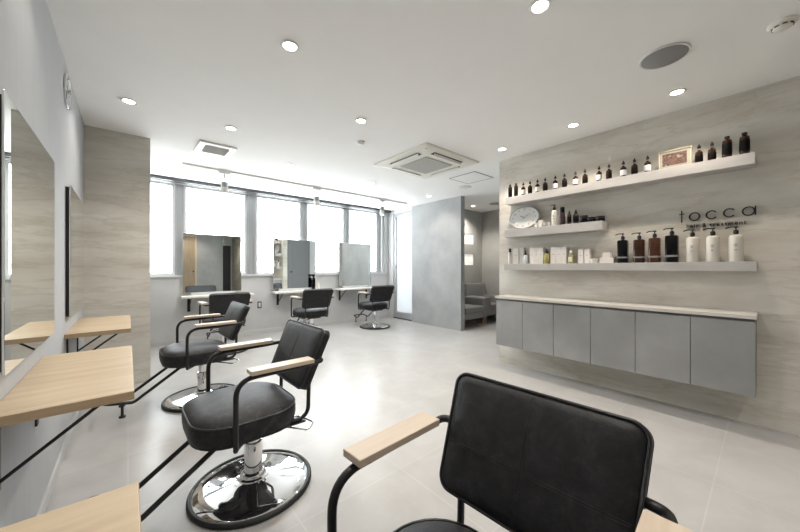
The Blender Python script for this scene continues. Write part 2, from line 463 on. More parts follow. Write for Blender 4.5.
def downlight(x, y, label, power=1.0, cone=135, col=(1, .93, .85), blend=.75, first=[None]):
    g = 'recessed ceiling downlights'
    if first[0] is None:
        t = thing('downlight', label, 'ceiling light', (x, y, H), 0, g)
        obj('trim_ring', L([(.038, -.001), (.052, -.001), (.054, -.004), (.050, -.008), (.042, -.007), (.038, -.004), (.038, -.001)], seg=32), m_white, t)
        obj('lens', L([(0, -.0015), (.038, -.0015), (.036, -.0035), (0, -.005)], seg=32), m_lamp, t)
        first[0] = t
    else:
        t = dup(first[0], (x, y, H), 0, label, g)
    ld = bpy.data.lights.new('downlight_beam', 'SPOT'); ld.energy = SPOT * power; ld.color = col
    ld.spot_size = math.radians(cone); ld.spot_blend = blend; ld.shadow_soft_size = .03
    lo = bpy.data.objects.new('downlight_beam', ld); C.objects.link(lo); lo.location = (x, y, H - .02)
    return t
SPOT = 36
dls = [
 (.738, 1.872, 'large bright downlight in the ceiling above the nearest full chair'),
 (1.591, .755, 'bright downlight cut by the top edge of the photo, nearest the camera'),
 (.006, 3.328, 'downlight close to the travertine pier on the far left'),
 (.744, 3.335, 'downlight above and to the right of the square ceiling vent'),
 (1.600, 2.400, 'downlight between the vent and the ceiling air conditioner, next to the small smoke sensor'),
 (3.150, 1.182, 'middle of the three downlights along the shelf wall'),
 (3.155, .446, 'downlight by the shelf wall beside the round ceiling speaker'),
 (3.180, 1.940, 'downlight by the far end of the shelf wall'),
 (1.591, 4.034, 'downlight between the first and second track spotlights'),
 (4.230, 4.090, 'downlight in front of the cement partition'),
 (2.904, 4.048, 'downlight left of the air conditioner towards the windows'),
 (5.630, 4.131, 'downlight inside the waiting alcove behind the partition'),
 (-.0, 1.872, 'unseen'), (-.0, .40, 'unseen'), (.744, .40, 'unseen'), (1.6, -.75, 'unseen'), (3.05, -2.3, 'unseen')]
for x, y, l in dls[:12]: downlight(x, y, l, {5.630: 1.6, .006: .2, 3.150: .68, 3.155: .68, 3.180: .68, .738: .65, 1.591: .75, 1.6: .75, 4.230: .6}.get(x, 1), *((104, (1, .88, .76), .6) if 3.1 < x < 3.2 else ()))
for (x, y, l), nm in zip(dls[12:], ('added out of view above the second oak desk', 'added out of view above the nearest oak desk', 'added out of view above the chair at the nearest desk', 'added out of view in the ceiling at the rear of the room', 'added out of view in the rear corridor')):
    downlight(x, y, 'downlight ' + nm, .12 if x < .1 else .9)  # ceiling lights added out of view to raise the room's brightness

for x in (1.0, 2.355, 3.71):
    ld = bpy.data.lights.new('track_beam', 'SPOT'); ld.energy = 12; ld.color = (1, .96, .9)
    ld.spot_size = math.radians(110); ld.spot_blend = .8; ld.shadow_soft_size = .025
    lo = bpy.data.objects.new('track_beam', ld); C.objects.link(lo); lo.location = (x, 4.84, 2.17)
    lo.rotation_euler = (math.radians(32), 0, 0)

# ceiling air conditioner (cassette)
ac = thing('air_conditioner', 'square white four-way cassette air conditioner recessed in the ceiling', 'air conditioner', (2.87, 2.83, H))
hw = .475
bm = bmesh.new(); loft(bm, [(rrect(hw, hw, .01, 3), -.0005), (rrect(hw, hw, .01, 3), -.012), (rrect(hw - .012, hw - .012, .01, 3), -.022), (rrect(hw - .07, hw - .07, .02, 3), -.028), (rrect(.27, .27, .02, 3), -.034)])
obj('panel', bm, m_cream, ac, ang=20)
obj('intake_grille', B(-.235, .235, -.235, .235, -.042, -.034, bev=.003), m_grille, ac, smooth=False)
for k in range(4):
    R4 = Matrix.Rotation(k * PI / 2, 4, 'Z')
    op = k in (1, 2)
    s = B(-.25, .25, .325 if op else .352, .385 if op else .364, -.037, -.026); bmesh.ops.transform(s, matrix=R4, verts=s.verts[:])
    so = obj('air_outlet', s, m_slot, ac, smooth=False)
    v = B(-.245, .245, -.014 if op else -.024, .014 if op else .024, -.002, .002)
    tilt = Matrix.Rotation(math.radians(75 if op else 1), 4, 'X')
    bmesh.ops.transform(v, matrix=R4 @ Matrix.Translation((0, .372 if op else .358, -.050 if op else -.0405)) @ tilt, verts=v.verts[:])
    obj('louvre', v, m_white, so, smooth=False)
obj('badge', L([(0, -.035), (.014, -.035), (.013, -.037), (0, -.0375)], seg=20, c=(-.40, -.40, .006)), m_alu, ac)

ht = thing('access_hatch', 'square white access hatch with a dark edge line beside the ceiling air conditioner', 'ceiling hatch', (3.855, 2.86, H))
bm = bmesh.new()
for a in ((-.23, .23, -.23, -.221), (-.23, .23, .221, .23), (-.23, -.221, -.221, .221), (.221, .23, -.221, .221)): box(bm, *a, -.004, -.0005)
obj('rim', bm, m_slot, ht, smooth=False); obj('cover', B(-.221, .221, -.221, .221, -.003, -.0005), m_ceil, ht, smooth=False)

vt = thing('ceiling_vent', 'square white ceiling vent with a grey filter grille left of the downlights', 'vent', (.743, 4.04, H))
bm = bmesh.new(); loft(bm, [(rrect(.178, .20, .004, 3), -.0005), (rrect(.178, .20, .004, 3), -.012), (rrect(.17, .192, .004, 3), -.018), (rrect(.12, .14, .004, 3), -.018)])
obj('frame', bm, m_white, vt, ang=20); 
bm = B(-.115, .115, -.125, .125, -.021, -.018)
for i in range(12): box(bm, -.115, .115, -.12 + i * .0205, -.113 + i * .0205, -.024, -.021)
obj('filter_grille', bm, m_grille, vt, smooth=False)

sp = thing('ceiling_speaker', 'round grey mesh speaker set in the ceiling near the shelf wall', 'speaker', (2.563, .424, H))
obj('rim', L([(0, -.0005), (.128, -.0005), (.129, -.006), (.124, -.009), (.117, -.007), (0, -.007)], seg=48), m_white, sp)
obj('mesh_cover', L([(0, -.0072), (.116, -.0072), (.112, -.0095), (0, -.011)], seg=48), m_speaker, sp)

sm = thing('smoke_detector', 'round cream smoke detector with black slots in the top right corner of the ceiling', 'smoke detector', (2.70, -.055, H))
obj('body', L([(0, -.0005), (.056, -.0005), (.057, -.010), (.050, -.016), (.040, -.018), (.036, -.030), (.024, -.036), (0, -.037)], seg=36), m_cream, sm)
for k in range(8):
    bm = B(.0375, .041, -.009, .009, -.0265, -.0205); bmesh.ops.transform(bm, matrix=Matrix.Rotation(k * PI / 4 + .2, 4, 'Z'), verts=bm.verts[:]); obj('slot', bm, m_slot, sm, smooth=False)
s2 = thing('smoke_sensor', 'small round white sensor on the ceiling near the middle downlight', 'sensor', (1.871, 2.807, H))
obj('body', L([(0, -.0005), (.045, -.0005), (.045, -.008), (.036, -.013), (.02, -.026), (0, -.028)], seg=28), m_white, s2)
dp = thing('cover_plate', 'flat round white cover plate on the ceiling beyond the access hatch', 'cover plate', (4.21, 3.248, H))
obj('plate', L([(0, -.0005), (.10, -.0005), (.10, -.006), (.092, -.009), (0, -.010)], seg=36), m_white, dp)
dp = thing('ceiling_diffuser', 'round grey air diffuser on the ceiling inside the waiting alcove', 'vent', (5.75, 3.66, H))
obj('ring', L([(0, -.0005), (.12, -.0005), (.125, -.008), (.10, -.016), (.095, -.010), (.07, -.018), (.065, -.012), (.04, -.020), (0, -.020)], seg=36), m_grille, dp)

ex = thing('exit_sign', 'small green emergency light high at the end of the rear corridor', 'emergency light', (3.05, CY, 2.28))
obj('housing', B(-.13, .13, .001, .03, 0, .12, bev=.004), m_white, ex); obj('lamp_face', B(-.12, .12, .030, .032, .01, .11), m_exit, ex, smooth=False)

# ------------------------------------------------------------------ wall-hung cabinet with counter
CX0, CX1 = 3.235, 3.529
cy = [2.05, 1.73, 1.40, 1.065, .725, .38, .05]
cab = thing('wall_cabinet', 'long wall-hung cement-grey cabinet with six doors under the product shelves', 'cabinet', (CX1, 1.05, .28))
cab_off = Vector((-CX1, -1.05, -.28))
def W(bm): bmesh.ops.translate(bm, vec=cab_off, verts=bm.verts[:]); return bm
obj('carcass', W(B(CX0 + .019, CX1, .05, 2.05, .284, .79)), m_cab, cab, smooth=False)
obj('finger_gap', W(B(CX0 + .03, CX1, .055, 2.045, .79, .815)), m_dark, cab, smooth=False)
for i in range(6):
    obj('door', W(B(CX0, CX0 + .018, cy[i + 1] + .002, cy[i] - .002, .282, .795, bev=.001)), m_cab, cab, smooth=False)
ct = obj('countertop', B(CX0 - .012, CX1, .045, 2.06, .8155, .842, bev=.002), m_top, smooth=False)
tag(ct, 'long thin beige stone countertop lying on the wall-hung cabinet', 'countertop')

# ------------------------------------------------------------------ shelves
SX0 = 3.38
def shelf(name, y0, y1, z0, z1, label):
    o = obj(name, B(SX0, RX - .001, y0, y1, z0, z1, bev=.0015), m_shelf, smooth=False)
    tag(o, label, 'shelf', 'floating wall shelves')
TOP, MID, BOT = 1.993, 1.612, 1.212
shelf('wall_shelf', .056, 2.015, 1.910, TOP, 'long top floating shelf holding amber dropper bottles')
shelf('wall_shelf', 1.01, 2.03, 1.525, MID, 'short middle floating shelf holding the oval clock and black jars')
shelf('wall_shelf', .047, 2.035, 1.142, BOT, 'long bottom floating shelf holding pump bottles and white cartons')

# camera geometry (used only to read positions off the photo's measured points)
F_ = 316.0; TH = math.atan(272 / 316.0); CH = 1.165; HY = 268.0
def yat(px, X):
    r = (px - 400) / F_
    return X * (math.cos(TH) - math.sin(TH) * r) / (math.sin(TH) + math.cos(TH) * r)

BX = 3.45; TX = 3.415; MX = 3.42
ORD = ['first', 'second', 'third', 'fourth', 'fifth', 'sixth', 'seventh', 'eighth', 'ninth', 'tenth']
# dropper bottle
def dropper(labmat, label):
    t = thing('dropper_bottle', label, 'bottle', (0, 0, 0), 0, 'dropper bottles on the top shelf')
    obj('glass_body', L([(0, 0), (.021, 0), (.0235, .003), (.0235, .068), (.021, .076), (.0105, .083), (.0095, .090), (0, .090)], seg=24), m_amber, t)
    obj('paper_label', L([(.0238, .012), (.0242, .013), (.0242, .060), (.0238, .061)], seg=24), labmat, t)
    d = obj('dropper_cap', L([(0, .0905), (.0115, .0905), (.0115, .104), (.008, .106), (0, .106)], seg=20), m_cap, t)
    obj('rubber_bulb', L([(0, .106), (.0065, .106), (.0068, .120), (.0045, .130), (0, .133)], seg=16), m_rubber, d)
    for c_ in [t.children[0], t.children[1], d] + list(d.children):
        for v_ in c_.data.vertices: v_.co.z *= 1.12
    return t
white_px = [523.3, 537.5, 555.3, 575.5, 599, 623.4, 647.5]
dark_px = [530, 545.2, 564.5, 585, 609, 634.5, 699, 712]
fw = fd = None
for i, p in enumerate(white_px):
    lab = 'amber dropper bottle with white label, %s from the left of the white-labelled ones' % ORD[i]
    if fw is None: fw = dropper(m_lab, lab); fw.location = (TX, yat(p, TX), TOP)
    else: dup(fw, (TX, yat(p, TX), TOP), 0, lab)
for i, p in enumerate(dark_px):
    lab = 'amber dropper bottle with black label, %s from the left of the black-labelled ones' % ORD[i]
    if i == 6: lab = 'amber dropper bottle with black label standing just right of the framed picture'
    if i == 7: lab = 'rightmost amber dropper bottle with black label, left of the two large flat-capped bottles'
    if fd is None: fd = dropper(m_dlab, lab); fd.location = (TX, yat(p, TX), TOP)
    else: dup(fd, (TX, yat(p, TX), TOP), 0, lab)
def discbottle(r, h, label):
    t = thing('flat_cap_bottle', label, 'bottle', (0, 0, 0), 0, 'flat capped amber bottles on the top shelf')
    obj('glass_body', L([(0, 0), (r * .92, 0), (r, .004), (r, h * .74), (r * .88, h * .82), (r * .45, h * .87), (r * .42, h * .90), (0, h * .9)], seg=28), m_amber, t)
    obj('paper_label', L([(r + .0002, h * .14), (r + .0007, h * .15), (r + .0007, h * .66), (r + .0002, h * .67)], seg=28), m_dlab, t)
    obj('flat_cap', L([(0, h * .9), (r * .55, h * .9), (r * .56, h), (0, h)], seg=24), m_cap, t)
    return t
a = discbottle(.022, .153, 'slim flat-capped amber bottle at the far left end of the top shelf'); a.location = (TX, yat(510.2, TX), TOP)
dup(a, (TX, yat(516, TX), TOP), 0, 'slim flat-capped amber bottle, second from the left on the top shelf')
a = discbottle(.027, .160, 'wide flat-capped amber bottle, second from the right on the top shelf'); a.location = (TX, yat(727, TX), TOP)
dup(a, (TX, yat(744.5, TX), TOP), 0, 'wide flat-capped amber bottle at the far right end of the top shelf')

# framed picture on top shelf
fr = thing('picture_frame', 'small pale gold frame with a brown picture on the top shelf', 'picture frame', (3.44, .50, TOP))
ly, hy = .105, .158
bm = bmesh.new()
box(bm, -.008, .008, -ly, ly, 0, .008); box(bm, -.008, .008, -ly, ly, hy - .008, hy); box(bm, -.008, .008, -ly, -ly + .007, .008, hy - .008); box(bm, -.008, .008, ly - .007, ly, .008, hy - .008)
obj('frame_edge', bm, m_gold, fr, smooth=False)
obj('mount', B(-.001, .004, -ly + .007, ly - .007, .008, hy - .008), m_mat_board, fr, smooth=False)
obj('picture', B(-.003, -.001, -ly + .03, ly - .025, .030, hy - .028), m_pic, fr, smooth=False)

# clock leaning on middle shelf
cyc = (yat(509.3, 3.47) + yat(539.3, 3.47)) / 2
ck = thing('shelf_clock', 'oval white clock with black numerals standing on the middle shelf', 'clock', (3.475, cyc, MID + .001))
sx, sz = .188, .136
Mclk = Matrix.Translation((0, 0, .134)) @ Matrix.Rotation(math.radians(9), 4, 'Y') @ Matrix(((0, 0, -1, 0), (-1, 0, 0, 0), (0, 1, 0, 0), (0, 0, 0, 1)))
def sc2(bm):
    for v in bm.verts: v.co.x *= sx / .136
    bmesh.ops.transform(bm, matrix=Mclk, verts=bm.verts[:]); return bm
obj('clock_rim', sc2(L([(0, -.012), (.130, -.012), (.134, -.006), (.134, .006), (.130, .010), (.126, .010), (.124, .004), (0, .004)], seg=64)), m_alu, ck)
obj('clock_face', sc2(L([(0, .0045), (.1235, .0045), (.1235, .006), (0, .006)], seg=64)), m_clockface, ck)
def numerals(parent, rad, size, Mt, sxx=1.0):
    for h in range(1, 13):
        a = PI / 2 - h * PI / 6
        textmesh(str(h), size, m_tick, 'numeral', parent, M=Mt @ Matrix.Translation((rad * math.cos(a) * sxx, rad * math.sin(a), .0066)), extr=.0004)
numerals(ck, .098, .030, Mclk, sx / .136)
def hand(parent, ang, ln, w, z, Mt, nm):
    bm = B(-w, w, -.012, ln, z, z + .001)
    bmesh.ops.transform(bm, matrix=Mt @ Matrix.Rotation(ang, 4, 'Z'), verts=bm.verts[:]); obj(nm, bm, m_tick, parent, smooth=False)
hand(ck, -math.radians(300), .05, .003, .0075, Mclk, 'hour_hand'); hand(ck, -math.radians(60), .075, .002, .009, Mclk, 'minute_hand')
obj('hand_hub', (lambda b: (bmesh.ops.transform(b, matrix=Mclk, verts=b.verts[:]), b)[1])(L([(0, .0062), (.006, .0062), (.006, .012), (0, .012)], seg=16)), m_tick, ck)

# round clock on the left wall
wc = thing('wall_clock', 'round chrome-rimmed clock high on the left wall', 'clock', (WX, 3.02, 2.33))
MW = Matrix(((0, 0, 1, 0), (1, 0, 0, 0), (0, 1, 0, 0), (0, 0, 0, 1)))
def mw(bm): bmesh.ops.transform(bm, matrix=MW, verts=bm.verts[:]); return bm
obj('clock_rim', mw(L([(0, .001), (.108, .001), (.114, .003), (.114, .010), (.110, .014), (.104, .013), (.101, .007), (0, .007)], seg=56)), m_chrome, wc)
obj('clock_face', mw(L([(0, .0072), (.100, .0072), (.100, .008), (0, .008)], seg=56)), m_grey_face, wc)
numerals(wc, .082, .022, MW @ Matrix.Translation((0, 0, .0018)))
hand(wc, -math.radians(300), .05, .004, .0095, MW, 'hour_hand'); hand(wc, -math.radians(65), .075, .003, .011, MW, 'minute_hand')

# ---- pump bottles
def pump(name, r, h, mat, caph, label, cat='pump bottle', group='pump bottles on the bottom shelf', band=None, square=False, total=None, nl=.055):
    t = thing(name, label, cat, (0, 0, 0), 0, group)
    if square:
        bm = bmesh.new(); sh = r * .35
        loft(bm, [(rrect(r * .9, r * .9, r * .4), 0), (rrect(r, r, r * .45), .004), (rrect(r, r, r * .45), h - .012), (rrect(r * .94, r * .94, r * .45), h - .004), (rrect(r * .8, r * .8, r * .4), h)])
        body = obj('bottle_body', bm, mat, t)
    else:
        body = obj('bottle_body', L([(0, 0), (r * .93, 0), (r, .005), (r, h - .022), (r * .93, h - .010), (r * .7, h - .003), (r * .4, h), (0, h)], seg=32), mat, t)
    if band:
        if square:
            bm = bmesh.new(); loft(bm, [(rrect(r + .0006, r + .0006, r * .45), h * .20), (rrect(r + .0006, r + .0006, r * .45), h * .27)], cap=False); obj('label_band', bm, m_print, t)
        for zz, ww in ((.62, .5), (.56, .35), (.42, .4)):
            b2 = B(-r - .0011, -r + .0003, -r * ww * .5, r * ww * .5, h * zz, h * zz + .006); obj('label_print', b2, band, t, smooth=False)
    neck = obj('pump_collar', L([(0, h), (.010, h), (.010, h + .004), (.015, h + .006), (.0155, h + caph * .45), (.011, h + caph * .6), (.005, h + caph * .62), (.004, h + caph * .85), (0, h + caph * .85)], seg=20), m_cap, t)
    z = h + caph * .85
    bm = L([(0, z), (.012, z), (.013, z + .006), (.010, z + .012), (0, z + .012)], seg=18)
    tube(bm, [(0, 0, z + .006), (-.008, .02, z + .008), (-.012, nl * .7, z + .006), (-.014, nl, z - .003)], .0045, seg=8)
    obj('pump_spout', bm, m_cap, neck)
    return t
p1 = pump('pump_bottle', .039, .208, m_blackgl, .062, 'black square pump bottle, leftmost of the large pump bottles on the bottom shelf', square=True, band=m_dlab)
p1.location = (BX, yat(622.8, BX), BOT)
p2 = pump('pump_bottle', .039, .205, m_amber, .062, 'dark amber square pump bottle, second of the large pump bottles', square=True, band=m_dlab)
p2.location = (BX, yat(639.3, BX), BOT)
p3 = pump('pump_bottle', .039, .212, m_amber2, .062, 'lighter brown square pump bottle, third of the large pump bottles', square=True, band=m_brown)
p3.location = (BX, yat(654.7, BX), BOT)
p4 = pump('pump_bottle', .042, .225, m_blackgl, .062, 'tallest black square pump bottle, fourth of the large pump bottles', square=True, band=m_dlab)
p4.location = (BX, yat(671.9, BX), BOT)
p5 = pump('pump_bottle', .039, .203, m_wbot, .060, 'ivory round pump bottle standing next to the tallest black pump bottle', band=m_print)
p5.location = (BX, yat(692.5, BX), BOT)
dup(p5, (BX, yat(712.8, BX), BOT), 0, 'middle one of the three ivory round pump bottles')
dup(p5, (BX, yat(736, BX), BOT), 0, 'rightmost ivory round pump bottle on the bottom shelf')
pw = pump('pump_bottle', .0265, .163, m_wbot, .058, 'slim white pump bottle with black pump on the middle shelf', group='bottles on the middle shelf', band=m_tick, nl=.035)
pw.location = (MX, yat(554.3, MX), MID)

# ---- bottom shelf small goods
def carton(px0, px1, h, d, label, x=BX, z=BOT, g='white cartons on the bottom shelf', lines=True):
    X0 = x - d / 2
    y1, y0 = yat(px0, X0), yat(px1, X0)
    w = (y1 - y0)
    t = thing('carton', label, 'box', (x, (y0 + y1) / 2, z), 0, g)
    obj('carton_body', B(-d / 2, d / 2, -w / 2 + .0008, w / 2 - .0008, 0, h, bev=.001), m_box, t, smooth=False)
    if lines:
        obj('print', B(-d / 2 - .0006, -d / 2 + .0002, -w * .18, w * .18, h * .55, h * .55 + .004), m_print, t, smooth=False)
    return t
def capbottle(nm, r, h, ch, mat, capmat, px, z, label, cat, g=None, lab=None, x=BX, cr=.8, drop=False):
    t = thing(nm, label, cat, (x, yat(px, x), z), 0, g)
    obj('bottle_body', L([(0, 0), (r * .93, 0), (r, .003), (r, h * .88), (r * .8, h * .96), (r * .45, h), (0, h)], seg=24), mat, t)
    if drop:
        obj('cap', L([(0, h), (r * .55, h), (r * .55, h + ch * .45), (r * .3, h + ch * .5), (r * .28, h + ch * .9), (0, h + ch)], seg=18), capmat, t)
    else:
        obj('cap', L([(0, h), (r * cr, h), (r * cr, h + ch - .002), (r * cr * .92, h + ch), (0, h + ch)], seg=20), capmat, t)
    if lab: obj('paper_label', L([(r + .0002, h * .2), (r + .0007, h * .21), (r + .0007, h * .72), (r + .0002, h * .73)], seg=24), lab, t)
    return t
capbottle('cosmetic_bottle', .020, .140, .045, m_wbot, m_cap, 510, BOT, 'white bottle with tall black cap at the left end of the bottom shelf', 'bottle')
carton(513, 518.6, .182, .05, 'tall white carton right of the black-capped bottle on the bottom shelf', x=3.47)
carton(519.0, 523.6, .188, .05, 'tallest white carton standing behind the small clear dropper bottle', x=3.48)
capbottle('dropper_bottle', .022, .100, .056, m_frost, m_cap, 525.6, BOT, 'clear small dropper bottle with black top on the bottom shelf', 'bottle', drop=True, x=3.43)
xs = [529.6, 534.1, 538.6, 543.2]
for i in range(3): carton(xs[i], xs[i + 1], .176, .06, 'white carton, %s of the three slim ones left of the yellow dropper bottle' % ('leftmost', 'middle one', 'rightmost')[i])
capbottle('oil_bottle', .026, .112, .050, m_yel, m_cap, 546.7, BOT, 'yellow oil bottle with black dropper between white cartons', 'bottle', drop=True, x=3.42)
xs = [550.4, 555.8, 561.2, 566.4]
for i in range(3): carton(xs[i], xs[i + 1], .172, .06, 'white carton, %s of the three right of the yellow dropper bottle' % ('leftmost', 'middle one', 'rightmost')[i])
t = thing('perfume_bottle', 'square yellow perfume bottle with a clear ball stopper and white label', 'bottle', (3.43, yat(571, 3.43), BOT))
bm = bmesh.new(); loft(bm, [(rrect(.018, .026, .006, 4), 0), (rrect(.019, .027, .006, 4), .004), (rrect(.019, .027, .006, 4), .082), (rrect(.010, .012, .006, 4), .090), (rrect(.009, .011, .006, 4), .098)])
obj('bottle_body', bm, m_yel, t); obj('paper_label', B(-.0205, -.0192, -.017, .017, .018, .066), m_lab, t, smooth=False)
obj('ball_stopper', L([(0, .098), (.007, .100), (.013, .106), (.015, .114), (.012, .123), (.006, .128), (0, .129)], seg=20), m_frost, t)
carton(577.8, 583.5, .140, .055, 'white carton, left one of the pair beside the perfume bottle')
carton(584.2, 589.6, .142, .055, 'white carton, right one of the pair, next to the low white jar')
t = thing('cream_jar', 'low white glass jar with a pale lid on the bottom shelf', 'jar', (3.43, yat(593.8, 3.43), BOT))
obj('jar_body', L([(0, 0), (.028, 0), (.031, .004), (.031, .026), (0, .026)], seg=28), m_frost, t); obj('lid', L([(0, .0262), (.032, .0262), (.032, .042), (.030, .044), (0, .044)], seg=28), m_wbot, t)
carton(599.5, 613.5, .052, .08, 'flat wide white carton lying beneath a smaller one on the bottom shelf', lines=False)
carton(602.5, 610.2, .046, .06, 'small white carton stacked on top of the flat wide one', z=BOT + .0525, lines=False)
# ---- middle shelf goods
carton(534.2, 537.0, .052, .02, 'tiny white carton just right of the oval clock', x=3.405, z=MID, g='small goods on the middle shelf')
carton(538.2, 541.8, .075, .03, 'small square white carton right of the oval clock', x=3.41, z=MID, g='small goods on the middle shelf')
capbottle('glass_vial', .014, .036, .016, m_frost, m_alu, 544.4, MID, 'small clear glass vial left of the slim white pump bottle', 'vial', x=3.42)
capbottle('glass_vial', .012, .030, .014, m_frost, m_white, 548.6, MID, 'tiny clear glass vial directly left of the slim white pump bottle', 'vial', x=3.42)
t = thing('styling_bottle', 'tall dark brown bottle narrowing at the shoulder on the middle shelf', 'bottle', (MX, yat(562.4, MX), MID))
obj('bottle_body', L([(0, 0), (.026, 0), (.028, .004), (.0275, .08), (.023, .105), (.0215, .13), (0, .13)], seg=28), m_brown, t)
obj('cap', L([(0, .1302), (.0215, .1302), (.0215, .183), (.020, .185), (0, .185)], seg=28), m_blackgl, t)
capbottle('spray_bottle', .019, .105, .036, m_brown, m_cap, 569.3, MID, 'narrow dark brown spray bottle on the middle shelf', 'bottle', drop=True, lab=m_dlab, x=MX)
capbottle('spray_bottle', .026, .098, .044, m_brown, m_cap, 575.8, MID, 'wider dark brown spray bottle beside the black jars', 'bottle', drop=True, lab=m_dlab, x=MX)
def jar(px, r, h, label):
    t = thing('wax_jar', label, 'jar', (MX, yat(px, MX), MID), 0, 'black jars on the middle shelf')
    obj('jar_body', L([(0, 0), (r * .95, 0), (r, .003), (r, h * .55), (0, h * .55)], seg=30), m_blackgl, t)
    obj('lid', L([(0, h * .56), (r * 1.03, h * .56), (r * 1.03, h - .003), (r, h), (0, h)], seg=30), m_cap, t)
jar(583.7, .035, .072, 'tallest black jar, leftmost of the three on the middle shelf')
jar(591.5, .037, .047, 'low black jar, middle one of the three on the middle shelf')
jar(600.5, .037, .047, 'low black jar at the right end of the middle shelf')

# ---- shop sign on wall
sg = thing('wall_sign', 'black raised letters reading tocca hair & treatment on the travertine wall', 'sign', (RX, .27, 1.55))
MS = Matrix(((0, 0, -1, 0), (-1, 0, 0, 0), (0, 1, 0, 0), (0, 0, 0, 1)))   # x-> -Y, y-> Z, z-> -X
XS = -.022
def ringarc(cx, cz, rx, rz, a0, a1, w, n=40, dep=.010):
    bm = bmesh.new(); closed = abs(a1 - a0) >= 359.9
    k = n if closed else n + 1
    R = []
    for i in range(k):
        a = math.radians(a0 + (a1 - a0) * i / n)
        c, s = math.cos(a), math.sin(a)
        wt = w * (1 - .25 * abs(s))
        R.append([bm.verts.new((XS + dx, -(cx + (rx + q) * c), cz + (rz + q) * s)) for q, dx in ((-wt / 2, -dep / 2), (wt / 2, -dep / 2), (wt / 2, dep / 2), (-wt / 2, dep / 2))])
    for i in range(n if closed else n):
        a, b = R[i], R[(i + 1) % k]
        for q in range(4): bm.faces.new((a[q], a[(q + 1) % 4], b[(q + 1) % 4], b[q]))
    if not closed: bm.faces.new(R[0][::-1]); bm.faces.new(R[-1])
    return bm
def yl(y): return -(y - .27)      # world y -> letter x in sign frame
zc = 1.585 - 1.55; rz = .031
def pins(bm, pts):
    for y, z in pts: box(bm, XS + .005, -.001, -yl(y) - .0015, -yl(y) + .0015, z - .0015, z + .0015)
    return bm
bm = B(XS - .005, XS + .005, -yl(.4655) - .004, -yl(.4655) + .004, zc - .042, zc + .058); box(bm, XS - .005, XS + .005, -yl(.4655) - .017, -yl(.4655) + .017, zc + .026, zc + .032)
obj('letter', pins(bm, [(.4655, zc)]), m_black, sg, smooth=False)
obj('letter', pins(ringarc(yl(.387), zc, .030, rz, 0, 360, .011), [(.387, zc + rz), (.387, zc - rz)]), m_black, sg)
obj('letter', pins(ringarc(yl(.287), zc + .002, .030, rz, 38, 322, .011), [(.287, zc + rz)]), m_black, sg)
obj('letter', pins(ringarc(yl(.189), zc + .005, .030, rz, 38, 322, .011), [(.189, zc + rz)]), m_black, sg)
bm = ringarc(yl(.090), zc + .004, .030, rz, 0, 360, .011)
box(bm, XS - .005, XS + .005, -yl(.056) - .004, -yl(.056) + .004, zc - .028, zc + .040); pins(bm, [(.056, zc)])
obj('letter', bm, m_black, sg)
textmesh('hair & treatment', .042, m_black, 'tagline', sg, M=Matrix.Translation((-.010, .0, 1.509 - 1.55)) @ MS, extr=.004, spacing=1.22, bold=.0008)
tl = sg.children[-1]
xs_ = [v.co.y for v in tl.data.vertices]; k_ = .336 / (max(xs_) - min(xs_))
for v in tl.data.vertices: v.co.y *= k_
box_ = pins(bmesh.new(), [])
bm = bmesh.new(); box(bm, -.006, -.001, -.150, -.146, -.045, -.039); box(bm, -.006, -.001, .146, .150, -.045, -.039); obj('standoff', bm, m_black, sg, smooth=False)

# ------------------------------------------------------------------ wall desks + mirrors
def desk(name, rot, loc, length, depth, label, topmat, edgemat, group, brs, thick=.03, bh=.20):
    """local: wall at x=0, desk projects to +x, runs along y (0..length)"""
    t = thing(name, label, 'desk', loc, rot, group)
    obj('desk_top', B(.001, depth, 0, length, .74 - thick, .74, bev=.0015), topmat, t, smooth=False)
    obj('edge_band', (lambda b: (box(b, depth, depth + .0015, .001, length - .001, .74 - thick + .001, .7385), box(b, .002, depth, -.0015, 0, .74 - thick + .001, .7385), b)[2])(bmesh.new()), edgemat, t, smooth=False)
    zt = .74 - thick
    for y in brs:
        bm = bmesh.new()
        box(bm, .001, .008, y - .02, y + .02, zt - bh, zt - .0005); box(bm, .006, depth - .04, y - .016, y + .016, zt - .006, zt - .0005)
        tube(bm, [(.006, y, zt - bh + .03), (bh * .8 if bh < .2 else depth - .06, y, zt - .006)], .006, seg=8)
        obj('bracket', bm, m_black, t, smooth=False)
    return t
dw = .325
g1 = 'oak desks on the left wall'
desk('wall_desk', 0, (WX, -.04, 0), .858, dw, 'pale oak wall desk in the bottom left corner, nearest the camera', m_wood, m_edge, g1, (.12, .68), bh=.24)
desk('wall_desk', 0, (WX, 1.43, 0), .85, dw, 'pale oak wall desk, middle one on the left wall', m_wood, m_edge, g1, (.12, .68), bh=.24)
desk('wall_desk', 0, (WX, 2.93, 0), .85, dw, 'pale oak wall desk on the left wall nearest the travertine pier', m_wood, m_edge, g1, (.12, .68), bh=.24)
g2 = 'white-edged desks under the window mirrors'
for x0, lab in ((.60, 'narrow pale desk under the leftmost window mirror'), (1.975, 'narrow pale desk under the middle window mirror, with bottles on it'), (3.27, 'narrow pale desk under the rightmost window mirror near the glass door')):
    # rotate so +x local -> -Y world ; y local -> +X world
    desk('window_desk', -PI / 2, (x0, WY, 0), 1.0, .32, lab, m_deskw, m_deskw, g2, (.12, .80), thick=.028, bh=.23)

